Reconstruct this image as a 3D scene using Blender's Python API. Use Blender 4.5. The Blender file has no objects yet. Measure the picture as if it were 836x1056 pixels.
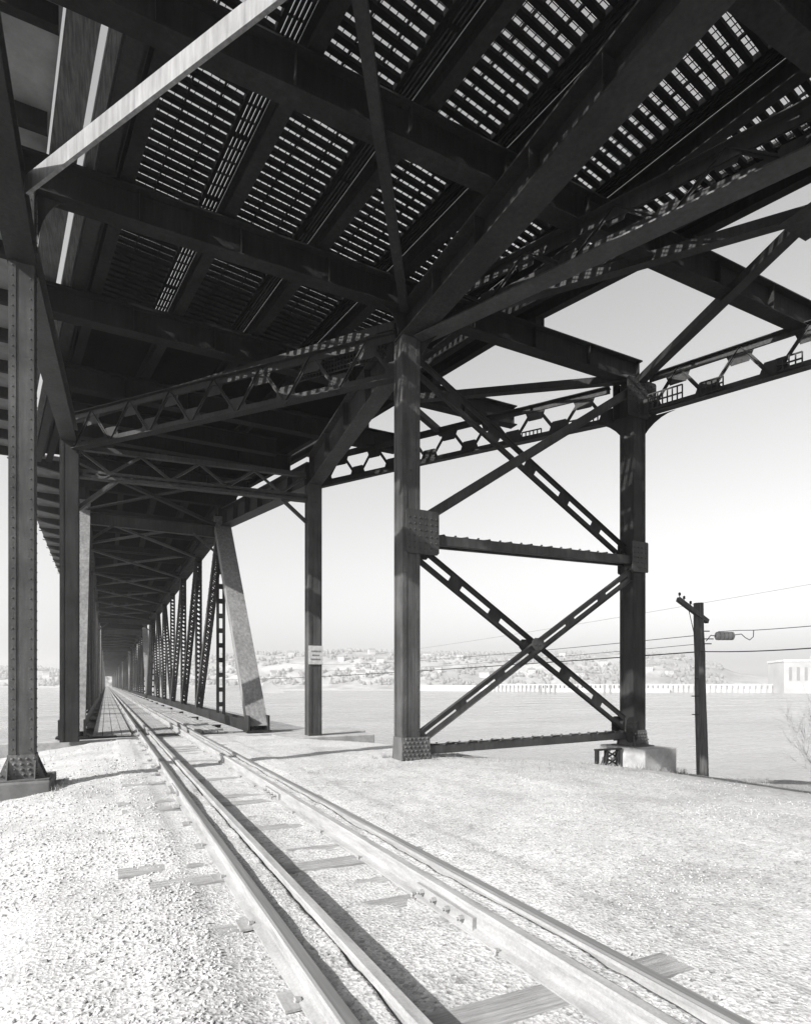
import bpy, math, random
import numpy as np
from mathutils import Vector, noise

random.seed(7)
rng = np.random.default_rng(11)
S = bpy.context.scene
COL = S.collection
V = Vector
Z = V((0, 0, 1))
GZ = -1.60                      # level of the ballast under the bridge (eye level is 0)

# ------------------------------------------------------------------ helpers
def link(o, parent=None):
    COL.objects.link(o)
    if parent is not None:
        o.parent = parent
    return o

def tag(o, label=None, cat=None, group=None, kind=None):
    if label: o['label'] = label
    if cat: o['category'] = cat
    if group: o['group'] = group
    if kind: o['kind'] = kind
    return o

def empty(name, loc=(0, 0, 0)):
    o = bpy.data.objects.new(name, None)
    o.location = loc
    o.empty_display_size = 0.2
    return link(o)

def ortho(a, b, up=Z):
    d = (b - a).normalized()
    u = up - d * up.dot(d)
    if u.length < 1e-4:
        u = V((0, 1, 0)) - d * d.y
    u.normalize()
    s = d.cross(u).normalized()
    return d, s, u

class MB:
    def __init__(self):
        self.v = []; self.f = []
    def quadbox(self, c8):
        n = len(self.v)
        self.v += [tuple(c) for c in c8]
        for q in ((0, 3, 2, 1), (4, 5, 6, 7), (0, 1, 5, 4), (1, 2, 6, 5), (2, 3, 7, 6), (3, 0, 4, 7)):
            self.f.append(tuple(n + i for i in q))
        return self
    def box(self, x0, x1, y0, y1, z0, z1):
        return self.quadbox([(x0, y0, z0), (x1, y0, z0), (x1, y1, z0), (x0, y1, z0),
                             (x0, y0, z1), (x1, y0, z1), (x1, y1, z1), (x0, y1, z1)])
    def beam(self, a, b, w, h, up=Z, so=0.0, uo=0.0):
        """box from a to b: w across, h along up; so/uo shift it sideways/upwards"""
        a = V(a); b = V(b)
        d, s, u = ortho(a, b, up)
        o = s * so + u * uo
        c = []
        for p in (a, b):
            for (i, j) in ((-1, -1), (1, -1), (1, 1), (-1, 1)):
                c.append(p + o + s * (w / 2 * i) + u * (h / 2 * j))
        return self.quadbox(c)
    def ibeam(self, a, b, w, h, tf=.025, tw=.015, up=Z):
        """a, b run along the bottom of the beam"""
        a = V(a); b = V(b)
        self.beam(a, b, w, tf, up, uo=tf / 2)
        self.beam(a, b, w, tf, up, uo=h - tf / 2)
        self.beam(a, b, tw, h - 2 * tf, up, uo=h / 2)
        return self
    def stiff(self, a, b, w, h, pitch, up=Z):
        a = V(a); b = V(b); L = (b - a).length
        d, s, u = ortho(a, b, up)
        n = max(1, int(L / pitch))
        for i in range(n + 1):
            p = a + d * (L * i / n)
            for k in (-1, 1):
                c = p + s * (k * w * .26)
                self.beam(c + u * .027, c + u * (h - .027), w * .4, .012, up=d)
        return self
    def ladder(self, a, b, w, side, t=.012, strip=.3, pitch=.6, batten=.2, off=None):
        a = V(a); b = V(b)
        if off is not None:
            a = a + off; b = b + off
        d = (b - a).normalized()
        s = V(side); s = (s - d * s.dot(d)).normalized()
        n = d.cross(s)
        sw = w * strip
        for k in (-1, 1):
            self.beam(a + s * k * (w - sw) / 2, b + s * k * (w - sw) / 2, t, sw, up=s)
        L = (b - a).length
        m = max(1, int(L / pitch))
        for i in range(m + 1):
            c = a + d * (L * (i + .0) / m)
            h = batten / 2
            p0 = c - d * h; p1 = c + d * h
            if i == 0: p0 = c
            if i == m: p1 = c
            self.beam(p0, p1, t, w - 2 * sw, up=s)
        return self
    def lacing(self, a, b, w, side, off, pitch, bw=.05, t=.01, double=False):
        a = V(a); b = V(b)
        d = (b - a).normalized()
        s = V(side); s = (s - d * s.dot(d)).normalized()
        L = (b - a).length
        m = max(2, int(L / pitch))
        n = d.cross(s)
        for i in range(m):
            for kk in ((1, -1) if double else (1,)):
                k = (1 if i % 2 else -1) * kk
                p = a + off + d * (L * i / m) + s * (k * w / 2) + n * (kk * t * .8)
                q = a + off + d * (L * (i + 1) / m) - s * (k * w / 2) + n * (kk * t * .8)
                self.beam(p, q, bw, t, up=n)
        return self
    def channels(self, a, b, w, dep, side, t=.015, fl=.08):
        """two channels facing each other: webs w apart along side, dep deep"""
        a = V(a); b = V(b)
        d = (b - a).normalized()
        s = V(side); s = (s - d * s.dot(d)).normalized()
        n = d.cross(s)
        for k in (-1, 1):
            o = s * (k * (w / 2 - t / 2))
            self.beam(a + o, b + o, dep, t, up=s)
            for j in (-1, 1):
                oo = s * (k * (w / 2 - fl / 2 - t)) + n * (j * (dep / 2 - t / 2))
                self.beam(a + oo, b + oo, t, fl, up=s)
        return self
    def plate(self, pts, t, nrm):
        nrm = V(nrm).normalized() * (t / 2)
        n = len(self.v); m = len(pts)
        self.v += [tuple(V(p) - nrm) for p in pts] + [tuple(V(p) + nrm) for p in pts]
        self.f.append(tuple(n + i for i in range(m))[::-1])
        self.f.append(tuple(n + m + i for i in range(m)))
        for i in range(m):
            j = (i + 1) % m
            self.f.append((n + i, n + j, n + m + j, n + m + i))
        return self
    def rivet(self, p, nrm, r=.014):
        nrm = V(nrm).normalized()
        a = nrm.orthogonal().normalized(); b = nrm.cross(a)
        n = len(self.v); K = 6
        for rr, hh in ((1, 0), (.75, .6)):
            for i in range(K):
                t = i * 2 * math.pi / K
                self.v.append(tuple(V(p) + (a * math.cos(t) + b * math.sin(t)) * r * rr + nrm * r * hh))
        self.v.append(tuple(V(p) + nrm * r * .85))
        for i in range(K):
            j = (i + 1) % K
            self.f.append((n + i, n + j, n + K + j, n + K + i))
            self.f.append((n + K + i, n + K + j, n + 2 * K))
        return self
    def cyl(self, a, b, r0, r1=None, seg=10, caps=True):
        a = V(a); b = V(b); r1 = r0 if r1 is None else r1
        d, s, u = ortho(a, b)
        n = len(self.v)
        for p, r in ((a, r0), (b, r1)):
            for i in range(seg):
                t = 2 * math.pi * i / seg
                self.v.append(tuple(p + (s * math.cos(t) + u * math.sin(t)) * r))
        for i in range(seg):
            j = (i + 1) % seg
            self.f.append((n + i, n + j, n + seg + j, n + seg + i))
        if caps:
            self.f.append(tuple(n + i for i in range(seg))[::-1])
            self.f.append(tuple(n + seg + i for i in range(seg)))
        return self
    def tube(self, pts, rs, seg=6):
        for i in range(len(pts) - 1):
            self.cyl(pts[i], pts[i + 1], rs[i], rs[i + 1], seg, caps=(i in (0, len(pts) - 2)))
        return self
    def extrude_profile(self, prof, a, b, up=Z):
        a = V(a); b = V(b)
        d, s, u = ortho(a, b, up)
        n = len(self.v); m = len(prof)
        for p in (a, b):
            for (x, z) in prof:
                self.v.append(tuple(p + s * x + u * z))
        for i in range(m):
            j = (i + 1) % m
            self.f.append((n + i, n + j, n + m + j, n + m + i))
        self.f.append(tuple(n + i for i in range(m))[::-1])
        self.f.append(tuple(n + m + i for i in range(m)))
        return self
    def mesh(self, name, mat, smooth=False):
        me = bpy.data.meshes.new(name)
        me.from_pydata(self.v, [], self.f)
        me.materials.append(mat)
        if smooth:
            me.polygons.foreach_set('use_smooth', [True] * len(me.polygons))
        me.update()
        return me
    def build(self, name, mat, parent=None, smooth=False):
        o = bpy.data.objects.new(name, self.mesh(name, mat, smooth))
        return link(o, parent)

def copy_tree(o, parent=None):
    c = o.copy()
    COL.objects.link(c)
    c.parent = parent
    for ch in list(o.children):
        copy_tree(ch, c)
    return c

# ------------------------------------------------------------------ materials
def g3(v):
    return (v, v, v, 1)

def new_mat(name):
    m = bpy.data.materials.new(name); m.use_nodes = True
    nt = m.node_tree
    return m, nt, nt.nodes['Principled BSDF']

def nz(nt, scale, detail=6, rough=.6, vec=None, typ=None):
    n = nt.nodes.new('ShaderNodeTexNoise')
    n.inputs['Scale'].default_value = scale
    n.inputs['Detail'].default_value = detail
    n.inputs['Roughness'].default_value = rough
    if vec is not None: nt.links.new(vec, n.inputs['Vector'])
    return n

def ramp(nt, src, stops):
    r = nt.nodes.new('ShaderNodeValToRGB')
    while len(r.color_ramp.elements) < len(stops): r.color_ramp.elements.new(.5)
    for e, (p, v) in zip(r.color_ramp.elements, stops):
        e.position = p; e.color = g3(v)
    nt.links.new(src, r.inputs['Fac'])
    return r

def coords(nt, scale=(1, 1, 1), kind='Object'):
    tc = nt.nodes.new('ShaderNodeTexCoord')
    mp = nt.nodes.new('ShaderNodeMapping')
    mp.inputs['Scale'].default_value = scale
    nt.links.new(tc.outputs[kind], mp.inputs['Vector'])
    return mp.outputs['Vector']

def mix(nt, a, b, fac, mode='MIX'):
    m = nt.nodes.new('ShaderNodeMix'); m.data_type = 'RGBA'; m.blend_type = mode
    for s, i in ((a, 6), (b, 7)):
        if isinstance(s, (int, float)): m.inputs[i].default_value = g3(s)
        else: nt.links.new(s, m.inputs[i])
    if isinstance(fac, (int, float)): m.inputs[0].default_value = fac
    else: nt.links.new(fac, m.inputs[0])
    return m.outputs[2]

def bump(nt, bsdf, h, strength=.3, dist=.01, prev=None):
    b = nt.nodes.new('ShaderNodeBump')
    b.inputs['Strength'].default_value = strength
    b.inputs['Distance'].default_value = dist
    nt.links.new(h, b.inputs['Height'])
    if prev is not None: nt.links.new(prev, b.inputs['Normal'])
    nt.links.new(b.outputs['Normal'], bsdf.inputs['Normal'])
    return b.outputs['Normal']

def steel(name, lo, hi, rough=.55, spec=.35, rust=1.0):
    """old painted steel: blotches of chalky paint, vertical streaks, rust freckles"""
    m, nt, p = new_mat(name)
    big = nz(nt, 1.1, 5, .6, coords(nt))
    stk = nz(nt, 3.0, 6, .65, coords(nt, (4, 4, .35)))
    fin = nz(nt, 28, 5, .7, coords(nt))
    c1 = ramp(nt, big.outputs['Fac'], [(.3, lo), (.7, hi)]).outputs['Color']
    c2 = ramp(nt, stk.outputs['Fac'], [(.32, .55), (.62, 1.0), (.75, 1.35)]).outputs['Color']
    c = mix(nt, c1, c2, 1.0, 'MULTIPLY')
    c3 = ramp(nt, fin.outputs['Fac'], [(.3, .72), (.6, 1.05)]).outputs['Color']
    c = mix(nt, c, c3, rust, 'MULTIPLY')
    sp = ramp(nt, nz(nt, 5.5, 8, .75, coords(nt)).outputs['Fac'], [(.62, 0), (.68, rust)]).outputs['Color']
    c = mix(nt, c, lo * .6, sp)
    nt.links.new(c, p.inputs['Base Color'])
    p.inputs['Specular IOR Level'].default_value = spec
    r = ramp(nt, fin.outputs['Fac'], [(.3, rough - .12), (.7, rough + .18)])
    nt.links.new(r.outputs['Color'], p.inputs['Roughness'])
    bump(nt, p, fin.outputs['Fac'], .25, .004)
    return m

def simple(name, lo, hi, scale=6, rough=.8, bs=.3, bd=.01, stretch=(1, 1, 1)):
    m, nt, p = new_mat(name)
    n = nz(nt, scale, 8, .65, coords(nt, stretch))
    c = ramp(nt, n.outputs['Fac'], [(.3, lo), (.7, hi)])
    nt.links.new(c.outputs['Color'], p.inputs['Base Color'])
    p.inputs['Roughness'].default_value = rough
    p.inputs['Specular IOR Level'].default_value = .25
    bump(nt, p, n.outputs['Fac'], bs, bd)
    return m

M = {}
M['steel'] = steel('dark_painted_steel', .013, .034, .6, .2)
M['steel_deck'] = steel('black_deck_steel', .005, .010, .9, .04)  # near-black, low-gloss tone for grating and deck plates
M['steel_under'] = steel('under_deck_steel', .011, .026, .8, .15)  # dark tone for floor beams, stringers and brackets under the deck
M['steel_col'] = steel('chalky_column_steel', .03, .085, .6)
M['steel_dusty'] = steel('dusty_plate_steel', .06, .13, .7)
M['steel_pale'] = steel('weathered_sunlit_steel', .15, .24, .6, .3, .35)  # weathered end posts; on one lateral brace the paleness is painted sunlight
M['steel_mid'] = steel('grey_steel', .028, .062, .55)
M['concrete'] = simple('old_concrete', .2, .36, 3.5, .9, .5, .02)
M['concrete_dark'] = simple('dark_concrete', .07, .15, 2.5, .9, .5, .02)  # darker concrete for the left footing and the can clamps
M['slab'] = simple('sidewalk_slab', .14, .24, 2.0, .9, .3, .01)
M['far'] = simple('far_masonry', .26, .38, .05, .9, .1, .01)
M['far_white'] = simple('pale_wall', .38, .5, .3, .9, .1, .01)
M['far_dark'] = simple('dark_opening', .14, .2, 1, .9, .1, .01)
M['pole'] = simple('creosoted_wood', .035, .10, 5, .9, .8, .02, (5, 5, .25))
M['wire'] = simple('cable_black', .03, .05, 5, .6, .1, .001)
M['porcelain'] = simple('porcelain', .25, .4, 5, .3, .05, .001)
M['bark'] = simple('bare_twig', .18, .3, 8, .9, .4, .004)
M['paper'] = simple('paper_notice', .32, .5, 9, .8, .1, .001)
M['ink'] = simple('faded_ink', .12, .2, 9, .8, .1, .001)

def rail_mat():
    m, nt, p = new_mat('rail_steel')
    f = nz(nt, 14, 7, .7, coords(nt, (1, .15, 1)))
    g = nz(nt, 60, 5, .7, coords(nt))
    c = ramp(nt, f.outputs['Fac'], [(.3, .17), (.7, .33)]).outputs['Color']
    c2 = ramp(nt, g.outputs['Fac'], [(.3, .8), (.7, 1.1)]).outputs['Color']
    nt.links.new(mix(nt, c, c2, 1, 'MULTIPLY'), p.inputs['Base Color'])
    p.inputs['Roughness'].default_value = .62
    p.inputs['Specular IOR Level'].default_value = .5
    bump(nt, p, g.outputs['Fac'], .35, .002)
    return m
M['rail'] = rail_mat()
mh, nth, ph = new_mat('worn_rail_head')
hn = nz(nth, 9, 6, .6, coords(nth, (3, .08, 1)))
nth.links.new(ramp(nth, hn.outputs['Fac'], [(.3, .14), (.7, .26)]).outputs['Color'], ph.inputs['Base Color'])
ph.inputs['Metallic'].default_value = .5; ph.inputs['Roughness'].default_value = .42
M['head'] = mh

def wood(name, lo, hi, axis='X'):
    m, nt, p = new_mat(name)
    st = {'X': (.5, 9, 9), 'Y': (9, .5, 9)}[axis]
    n = nz(nt, 4, 9, .7, coords(nt, st))
    k = nz(nt, 2.2, 4, .6, coords(nt, (1, 1, 1)))
    c = ramp(nt, n.outputs['Fac'], [(.28, lo * .5), (.45, lo), (.7, hi)]).outputs['Color']
    c2 = ramp(nt, k.outputs['Fac'], [(.3, .75), (.7, 1.1)]).outputs['Color']
    nt.links.new(mix(nt, c, c2, 1, 'MULTIPLY'), p.inputs['Base Color'])
    p.inputs['Roughness'].default_value = .9
    p.inputs['Specular IOR Level'].default_value = .2
    bump(nt, p, n.outputs['Fac'], 1.0, .02)
    return m
M['tie'] = wood('weathered_tie', .26, .42)
M['plank'] = wood('bleached_plank', .24, .38, 'Y')
M['timber'] = wood('dark_timber', .08, .16, 'Y')

def gravel_ground():
    m, nt, p = new_mat('pale_ballast')
    co = coords(nt)
    v1 = nt.nodes.new('ShaderNodeTexVoronoi'); v1.inputs['Scale'].default_value = 34
    v2 = nt.nodes.new('ShaderNodeTexVoronoi'); v2.inputs['Scale'].default_value = 75
    nt.links.new(co, v1.inputs['Vector']); nt.links.new(co, v2.inputs['Vector'])
    sep = nt.nodes.new('ShaderNodeSeparateColor'); nt.links.new(v1.outputs['Color'], sep.inputs['Color'])
    c = ramp(nt, sep.outputs['Red'], [(0, .23), (.12, .35), (.8, .42), (1, .48)]).outputs['Color']
    sep2 = nt.nodes.new('ShaderNodeSeparateColor'); nt.links.new(v2.outputs['Color'], sep2.inputs['Color'])
    c2 = ramp(nt, sep2.outputs['Red'], [(0, .6), (.15, .9), (1, 1.12)]).outputs['Color']
    c = mix(nt, c, c2, 1, 'MULTIPLY')
    big = nz(nt, .55, 7, .65, co)
    c3 = ramp(nt, big.outputs['Fac'], [(.33, .78), (.5, 1.0), (.7, 1.08)]).outputs['Color']
    c = mix(nt, c, c3, 1, 'MULTIPLY')
    md = nz(nt, 4.5, 7, .7, co)
    c4 = ramp(nt, md.outputs['Fac'], [(.3, .88), (.55, 1.03)]).outputs['Color']
    c = mix(nt, c, c4, 1, 'MULTIPLY')
    # dry earth and dead grass towards the bank (height under the eye)
    sx = nt.nodes.new('ShaderNodeSeparateXYZ'); nt.links.new(co, sx.inputs['Vector'])
    ad = nt.nodes.new('ShaderNodeMath'); ad.operation = 'MULTIPLY_ADD'
    nt.links.new(md.outputs['Fac'], ad.inputs[0]); ad.inputs[1].default_value = 1.4
    nt.links.new(sx.outputs['Z'], ad.inputs[2])
    e = ramp(nt, ad.outputs[0], [(0, 1), (.01, 1)])
    mr = nt.nodes.new('ShaderNodeMapRange')
    mr.inputs['From Min'].default_value = -1.15; mr.inputs['From Max'].default_value = -1.6
    nt.links.new(ad.outputs[0], mr.inputs['Value'])
    earth = ramp(nt, nz(nt, 20, 8, .75, co).outputs['Fac'], [(.3, .12), (.7, .40)]).outputs['Color']
    c = mix(nt, c, earth, mr.outputs[0])
    nt.links.new(c, p.inputs['Base Color'])
    p.inputs['Roughness'].default_value = .95
    p.inputs['Specular IOR Level'].default_value = .15
    b1 = bump(nt, p, v1.outputs['Distance'], .5, .014)
    bump(nt, p, v2.outputs['Distance'], .4, .006, b1)
    return m
M['ballast'] = gravel_ground()

def stone_mat():
    m, nt, p = new_mat('gravel_stones')
    at = nt.nodes.new('ShaderNodeAttribute'); at.attribute_name = 'tone'
    c = ramp(nt, at.outputs['Fac'], [(0, .09), (.06, .27), (.5, .38), (1, .46)]).outputs['Color']
    nt.links.new(c, p.inputs['Base Color'])
    p.inputs['Roughness'].default_value = .9
    p.inputs['Specular IOR Level'].default_value = .2
    return m
M['stone'] = stone_mat()

def water_mat():
    m, nt, p = new_mat('river_water')
    co = coords(nt, (.5, 1.3, 1))
    a = nz(nt, .35, 8, .6, co); b = nz(nt, 2.2, 6, .6, co)
    big = nz(nt, .02, 6, .6, coords(nt, (1, 2.5, 1)))
    c = ramp(nt, big.outputs['Fac'], [(.3, .22), (.7, .30)]).outputs['Color']
    nt.links.new(c, p.inputs['Base Color'])
    rn = nz(nt, .06, 8, .7, coords(nt, (.35, 2.2, 1)))
    nt.links.new(ramp(nt, rn.outputs['Fac'], [(.35, .08), (.65, .38)]).outputs['Color'], p.inputs['Roughness'])
    p.inputs['IOR'].default_value = 1.45
    n1 = bump(nt, p, a.outputs['Fac'], .9, .8)
    bump(nt, p, b.outputs['Fac'], .6, .15, n1)
    return m
M['water'] = water_mat()

def hill_mat():
    m, nt, p = new_mat('wooded_hill')
    n = nz(nt, .035, 9, .75, coords(nt, (1, 1, 1.5)))
    n2 = nz(nt, .009, 5, .6, coords(nt))
    c = ramp(nt, n.outputs['Fac'], [(.35, .14), (.6, .32)]).outputs['Color']
    c2 = ramp(nt, n2.outputs['Fac'], [(.4, .8), (.6, 1.3)]).outputs['Color']
    nt.links.new(mix(nt, c, c2, 1, 'MULTIPLY'), p.inputs['Base Color'])
    p.inputs['Roughness'].default_value = 1
    return m
M['hill'] = hill_mat()
M['wood_far'] = simple('bare_wood_far', .12, .24, .1, 1, .1, .01)
M['bank'] = simple('far_bank', .30, .5, .02, 1, .1, .01)
M['grass'] = simple('dead_grass', .12, .3, 3, .95, .1, .01)

# ------------------------------------------------------------------ camera
cam = bpy.data.cameras.new('camera'); co = bpy.data.objects.new('camera', cam)
link(co); S.camera = co
YAW = math.radians(26.8)
co.location = (0, 0, 0); co.rotation_euler = (math.radians(90), 0, -YAW)
cam.sensor_fit = 'HORIZONTAL'; cam.sensor_width = 36; cam.lens = 611 / 836 * 36
cam.shift_y = 178 / 836
cam.clip_start = .05; cam.clip_end = 20000
ca, sa = math.cos(YAW), math.sin(YAW)
def ray(px, py, d):
    """world point seen at photo pixel px, py at depth d (for surveying far things)"""
    xc = (px - 418) * d / 611
    return V((xc * ca + d * sa, -xc * sa + d * ca, (706 - py) * d / 611))

# ------------------------------------------------------------------ light
AZ = V((-.95, -.30, 0)).normalized(); EL = math.radians(31)
sd = V((AZ.x * math.cos(EL), AZ.y * math.cos(EL), math.sin(EL)))
sun = bpy.data.lights.new('sun', 'SUN'); so = bpy.data.objects.new('sun', sun); link(so)
sun.energy = 4.9; sun.angle = math.radians(.55); sun.color = (1, .985, .965)
so.rotation_euler = sd.to_track_quat('Z', 'Y').to_euler(); so.location = (-20, -8, 30)
w = bpy.data.worlds.new('World'); S.world = w; w.use_nodes = True
nt = w.node_tree; bg = nt.nodes['Background']
sky = nt.nodes.new('ShaderNodeTexSky'); sky.sky_type = 'NISHITA'; sky.sun_disc = False
sky.sun_elevation = EL
sky.sun_rotation = math.atan2(sd.x, sd.y)
sky.dust_density = 3.0; sky.air_density = 1.6; sky.ozone_density = 1
bw = nt.nodes.new('ShaderNodeRGBToBW')          # a black-and-white photograph
nt.links.new(sky.outputs['Color'], bw.inputs['Color'])
nt.links.new(bw.outputs['Val'], bg.inputs['Color'])
bg.inputs['Strength'].default_value = .115
S.view_settings.view_transform = 'Standard'; S.view_settings.look = 'None'
S.view_settings.exposure = 1.03; S.view_settings.gamma = 1
S.view_settings.use_curve_mapping = False

# ------------------------------------------------------------------ terrain
CR = [(-1000, 20.0), (4.4, 20.0), (5.2, 18.4), (6.2, 16.8), (7.3, 15.0), (7.7, 12.9), (8.4, 12.1), (12, 12.0), (20, 11.4), (40, 9), (1000, -60)]
GX = [(-1000, -3.0), (-30, -2.2), (-8, -2.5), (-3, -2.03), (-1.7, -1.84), (-.4, -1.63), (0.4, -1.6), (6.5, -1.6), (9, -1.77), (11.8, -2.1), (15.4, -2.6), (20, -3.0), (40, -4.0), (1000, -5)]
def interp(t, x):
    for (x0, y0), (x1, y1) in zip(t, t[1:]):
        if x <= x1:
            k = (x - x0) / (x1 - x0)
            return y0 + (y1 - y0) * k
    return t[-1][1]
def ground_z(x, y, fine=True):
    base = interp(GX, x)
    dy = y - interp(CR, x)
    drop = 0
    if dy > -1.2:
        t = dy + 1.2
        drop = .9 * t * t / (t + 1.6) if t > 0 else 0
    z = base - drop * 1.1 + (.08 if x > 7 else 0) * 0
    if fine:
        r = math.hypot(x, y)
        if r < 60:
            a = .030 if r < 25 else .05
            z += a * noise.fractal(V((x * .8, y * .8, 0)), 1, 2, 5)
            z += .008 * noise.noise(V((x * 7, y * 7, 3)))
    if .6 < x < 2.75 and y < 20:                       # level bed between the rails
        z = max(min(z, base + .012), base - .02) if dy < -1.2 else z
        if .935 < x < 1.175 or 2.135 < x < 2.375: z += .118 + .012 * noise.noise(V((x * 9, y * 5, 1)))
    elif (.2 < x <= .6 or 2.75 <= x < 3.3) and dy < -1.2: z += .016
    return max(z, -9.6)

def axis(segs):
    out = []
    for a, b, st in segs:
        n = max(1, round((b - a) / st))
        out += [a + (b - a) * i / n for i in range(n)]
    return out + [segs[-1][1]]
xs = axis([(-2500, -300, 400), (-300, -60, 40), (-60, -12, 4), (-12, -5, .35), (-5, .8, .07), (.8, 2.6, .024), (2.6, 9, .07), (9, 20, .2), (20, 60, 3), (60, 300, 40), (300, 2500, 400)])
ys = axis([(-2500, -300, 400), (-300, -60, 40), (-60, -6, 4), (-6, 0, .5), (0, 8, .07), (8, 13, .12), (13, 24, .25), (24, 44, 2)])
mb = MB()
nx = len(xs)
for y in ys:
    for x in xs:
        mb.v.append((x, y, ground_z(x, y)))
for j in range(len(ys) - 1):
    for i in range(nx - 1):
        n = j * nx + i
        mb.f.append((n, n + 1, n + 1 + nx, n + nx))
gr = mb.build('ground', M['ballast'], smooth=True); tag(gr, kind='structure')

wt = MB(); wz = -8.0
wt.v = [(-3000, 9, wz), (3000, 9, wz), (3000, 3000, wz), (-3000, 3000, wz)]
wt.v = [(-3000, -200, wz), (3000, -200, wz), (3000, 2400, wz), (-3000, 2400, wz)]; wt.f = [(0, 1, 2, 3)]
tag(wt.build('water', M['water']), kind='structure')

# loose stones
def stones(name, n, dmin, dmax, smin, smax, uw=.95, label_kind='stuff'):
    phi = (1 + 5 ** .5) / 2
    ico = np.array([(-1, phi, 0), (1, phi, 0), (-1, -phi, 0), (1, -phi, 0), (0, -1, phi), (0, 1, phi), (0, -1, -phi), (0, 1, -phi), (phi, 0, -1), (phi, 0, 1), (-phi, 0, -1), (-phi, 0, 1)]) / 1.9
    F = np.array([(0, 11, 5), (0, 5, 1), (0, 1, 7), (0, 7, 10), (0, 10, 11), (1, 5, 9), (5, 11, 4), (11, 10, 2), (10, 7, 6), (7, 1, 8), (3, 9, 4), (3, 4, 2), (3, 2, 6), (3, 6, 8), (3, 8, 9), (4, 9, 5), (2, 4, 11), (6, 2, 10), (8, 6, 7), (9, 8, 1)])
    VV = []; FF = []; T = []; k = 0; tries = 0
    while k < n and tries < n * 6:
        tries += 1
        d = dmin * (dmax / dmin) ** random.random()
        xc = random.uniform(-uw, uw) * d
        x = xc * ca + d * sa; y = -xc * sa + d * ca
        if any(abs(x - r) < (.055 if .92 < x < 1.19 or 2.12 < x < 2.39 else .085) for r in (.92, 1.19, 2.12, 2.39)): continue
        dens = .5 + 1.3 * noise.noise(V((x * .7, y * .7, 9))) + (.15 if x < .6 else -.25)
        if random.random() > dens: continue
        if y > interp(CR, x) - .4: continue
        s = (smin + (smax - smin) * random.random() ** 2.2) * (.7 + .06 * d) * (1.1 if x < .6 else .62)
        R = rng.normal(size=(3, 3)); Q, _ = np.linalg.qr(R)
        pts = ico * (1 + rng.uniform(-.22, .22, (12, 1))) * np.array([1, .8, .55])
        pts = pts @ Q * s
        pts[:, 2] *= .8
        pts += np.array([x, y, ground_z(x, y) + s * .15])
        VV.append(pts); FF.append(F + 12 * k); T += [random.random()] * 12
        k += 1
    me = bpy.data.meshes.new(name)
    me.from_pydata(np.concatenate(VV).tolist(), [], np.concatenate(FF).tolist())
    a = me.attributes.new('tone', 'FLOAT', 'POINT'); a.data.foreach_set('value', T)
    me.materials.append(M['stone'])
    o = link(bpy.data.objects.new(name, me))
    return o
st = stones('gravel', 28000, 1.7, 13, .005, .0185)
tag(st, 'loose pale crushed stone scattered over the ground beside the track', 'gravel', kind='stuff')

def clump(mb, x, y, n, sp, hmin, hmax):
    for _ in range(n):
        a = random.uniform(0, 6.28); q = random.random() * sp
        xx, yy = x + math.cos(a) * q, y + math.sin(a) * q; z = ground_z(xx, yy)
        h = random.uniform(hmin, hmax); b = random.uniform(0, 6.28)
        dx, dy = math.cos(b) * .004, math.sin(b) * .004; lx, ly = random.uniform(-.08, .08), random.uniform(-.08, .08)
        k = len(mb.v); mb.v += [(xx - dx, yy - dy, z - .01), (xx + dx, yy + dy, z - .01), (xx + lx, yy + ly, z + h)]; mb.f.append((k, k + 1, k + 2))
# dead grass near the bank
gm = MB()
for _ in range(26): clump(gm, random.uniform(5.0, 6.8), random.choice((10.9, 11.8)) + random.uniform(-.12, .12), 14, .10, .03, .12)
for _ in range(22): clump(gm, random.uniform(11.5, 13.4), 10.42 + random.uniform(-.1, .05), 16, .12, .05, .22)
for _ in range(20): clump(gm, random.choice((-.70, random.uniform(-3, -.8))), random.uniform(10.7, 12.1) if random.random() < .5 else 10.82, 12, .08, .03, .12)
for _ in range(60): clump(gm, random.uniform(3.2, 10), random.uniform(3, 11), 9, .10, .02, .06)
for _ in range(40): clump(gm, random.uniform(-5, .2), random.uniform(4, 18), 9, .10, .02, .06)
for i in range(9000):
    if i < 6500:
        x = random.uniform(6.5, 21); y = random.uniform(8.0, 12.6)
        if random.random() > (y - 7.5) / 4: continue
    else:
        x = random.uniform(-9, .3); y = random.uniform(12, 20.5)
    if noise.noise(V((x * .9, y * .9, 4))) < -.05: continue
    z = ground_z(x, y); h = random.uniform(.03, .11); a = random.uniform(0, 6.28)
    dx, dy = math.cos(a) * .006, math.sin(a) * .006
    lx, ly = random.uniform(-.06, .06), random.uniform(-.06, .06)
    n = len(gm.v)
    gm.v += [(x - dx, y - dy, z - .01), (x + dx, y + dy, z - .01), (x + lx, y + ly, z + h)]
    gm.f.append((n, n + 1, n + 2))
tag(gm.build('dead_grass', M['grass']), 'short dead grass along the top of the river bank', 'grass', kind='stuff')

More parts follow.
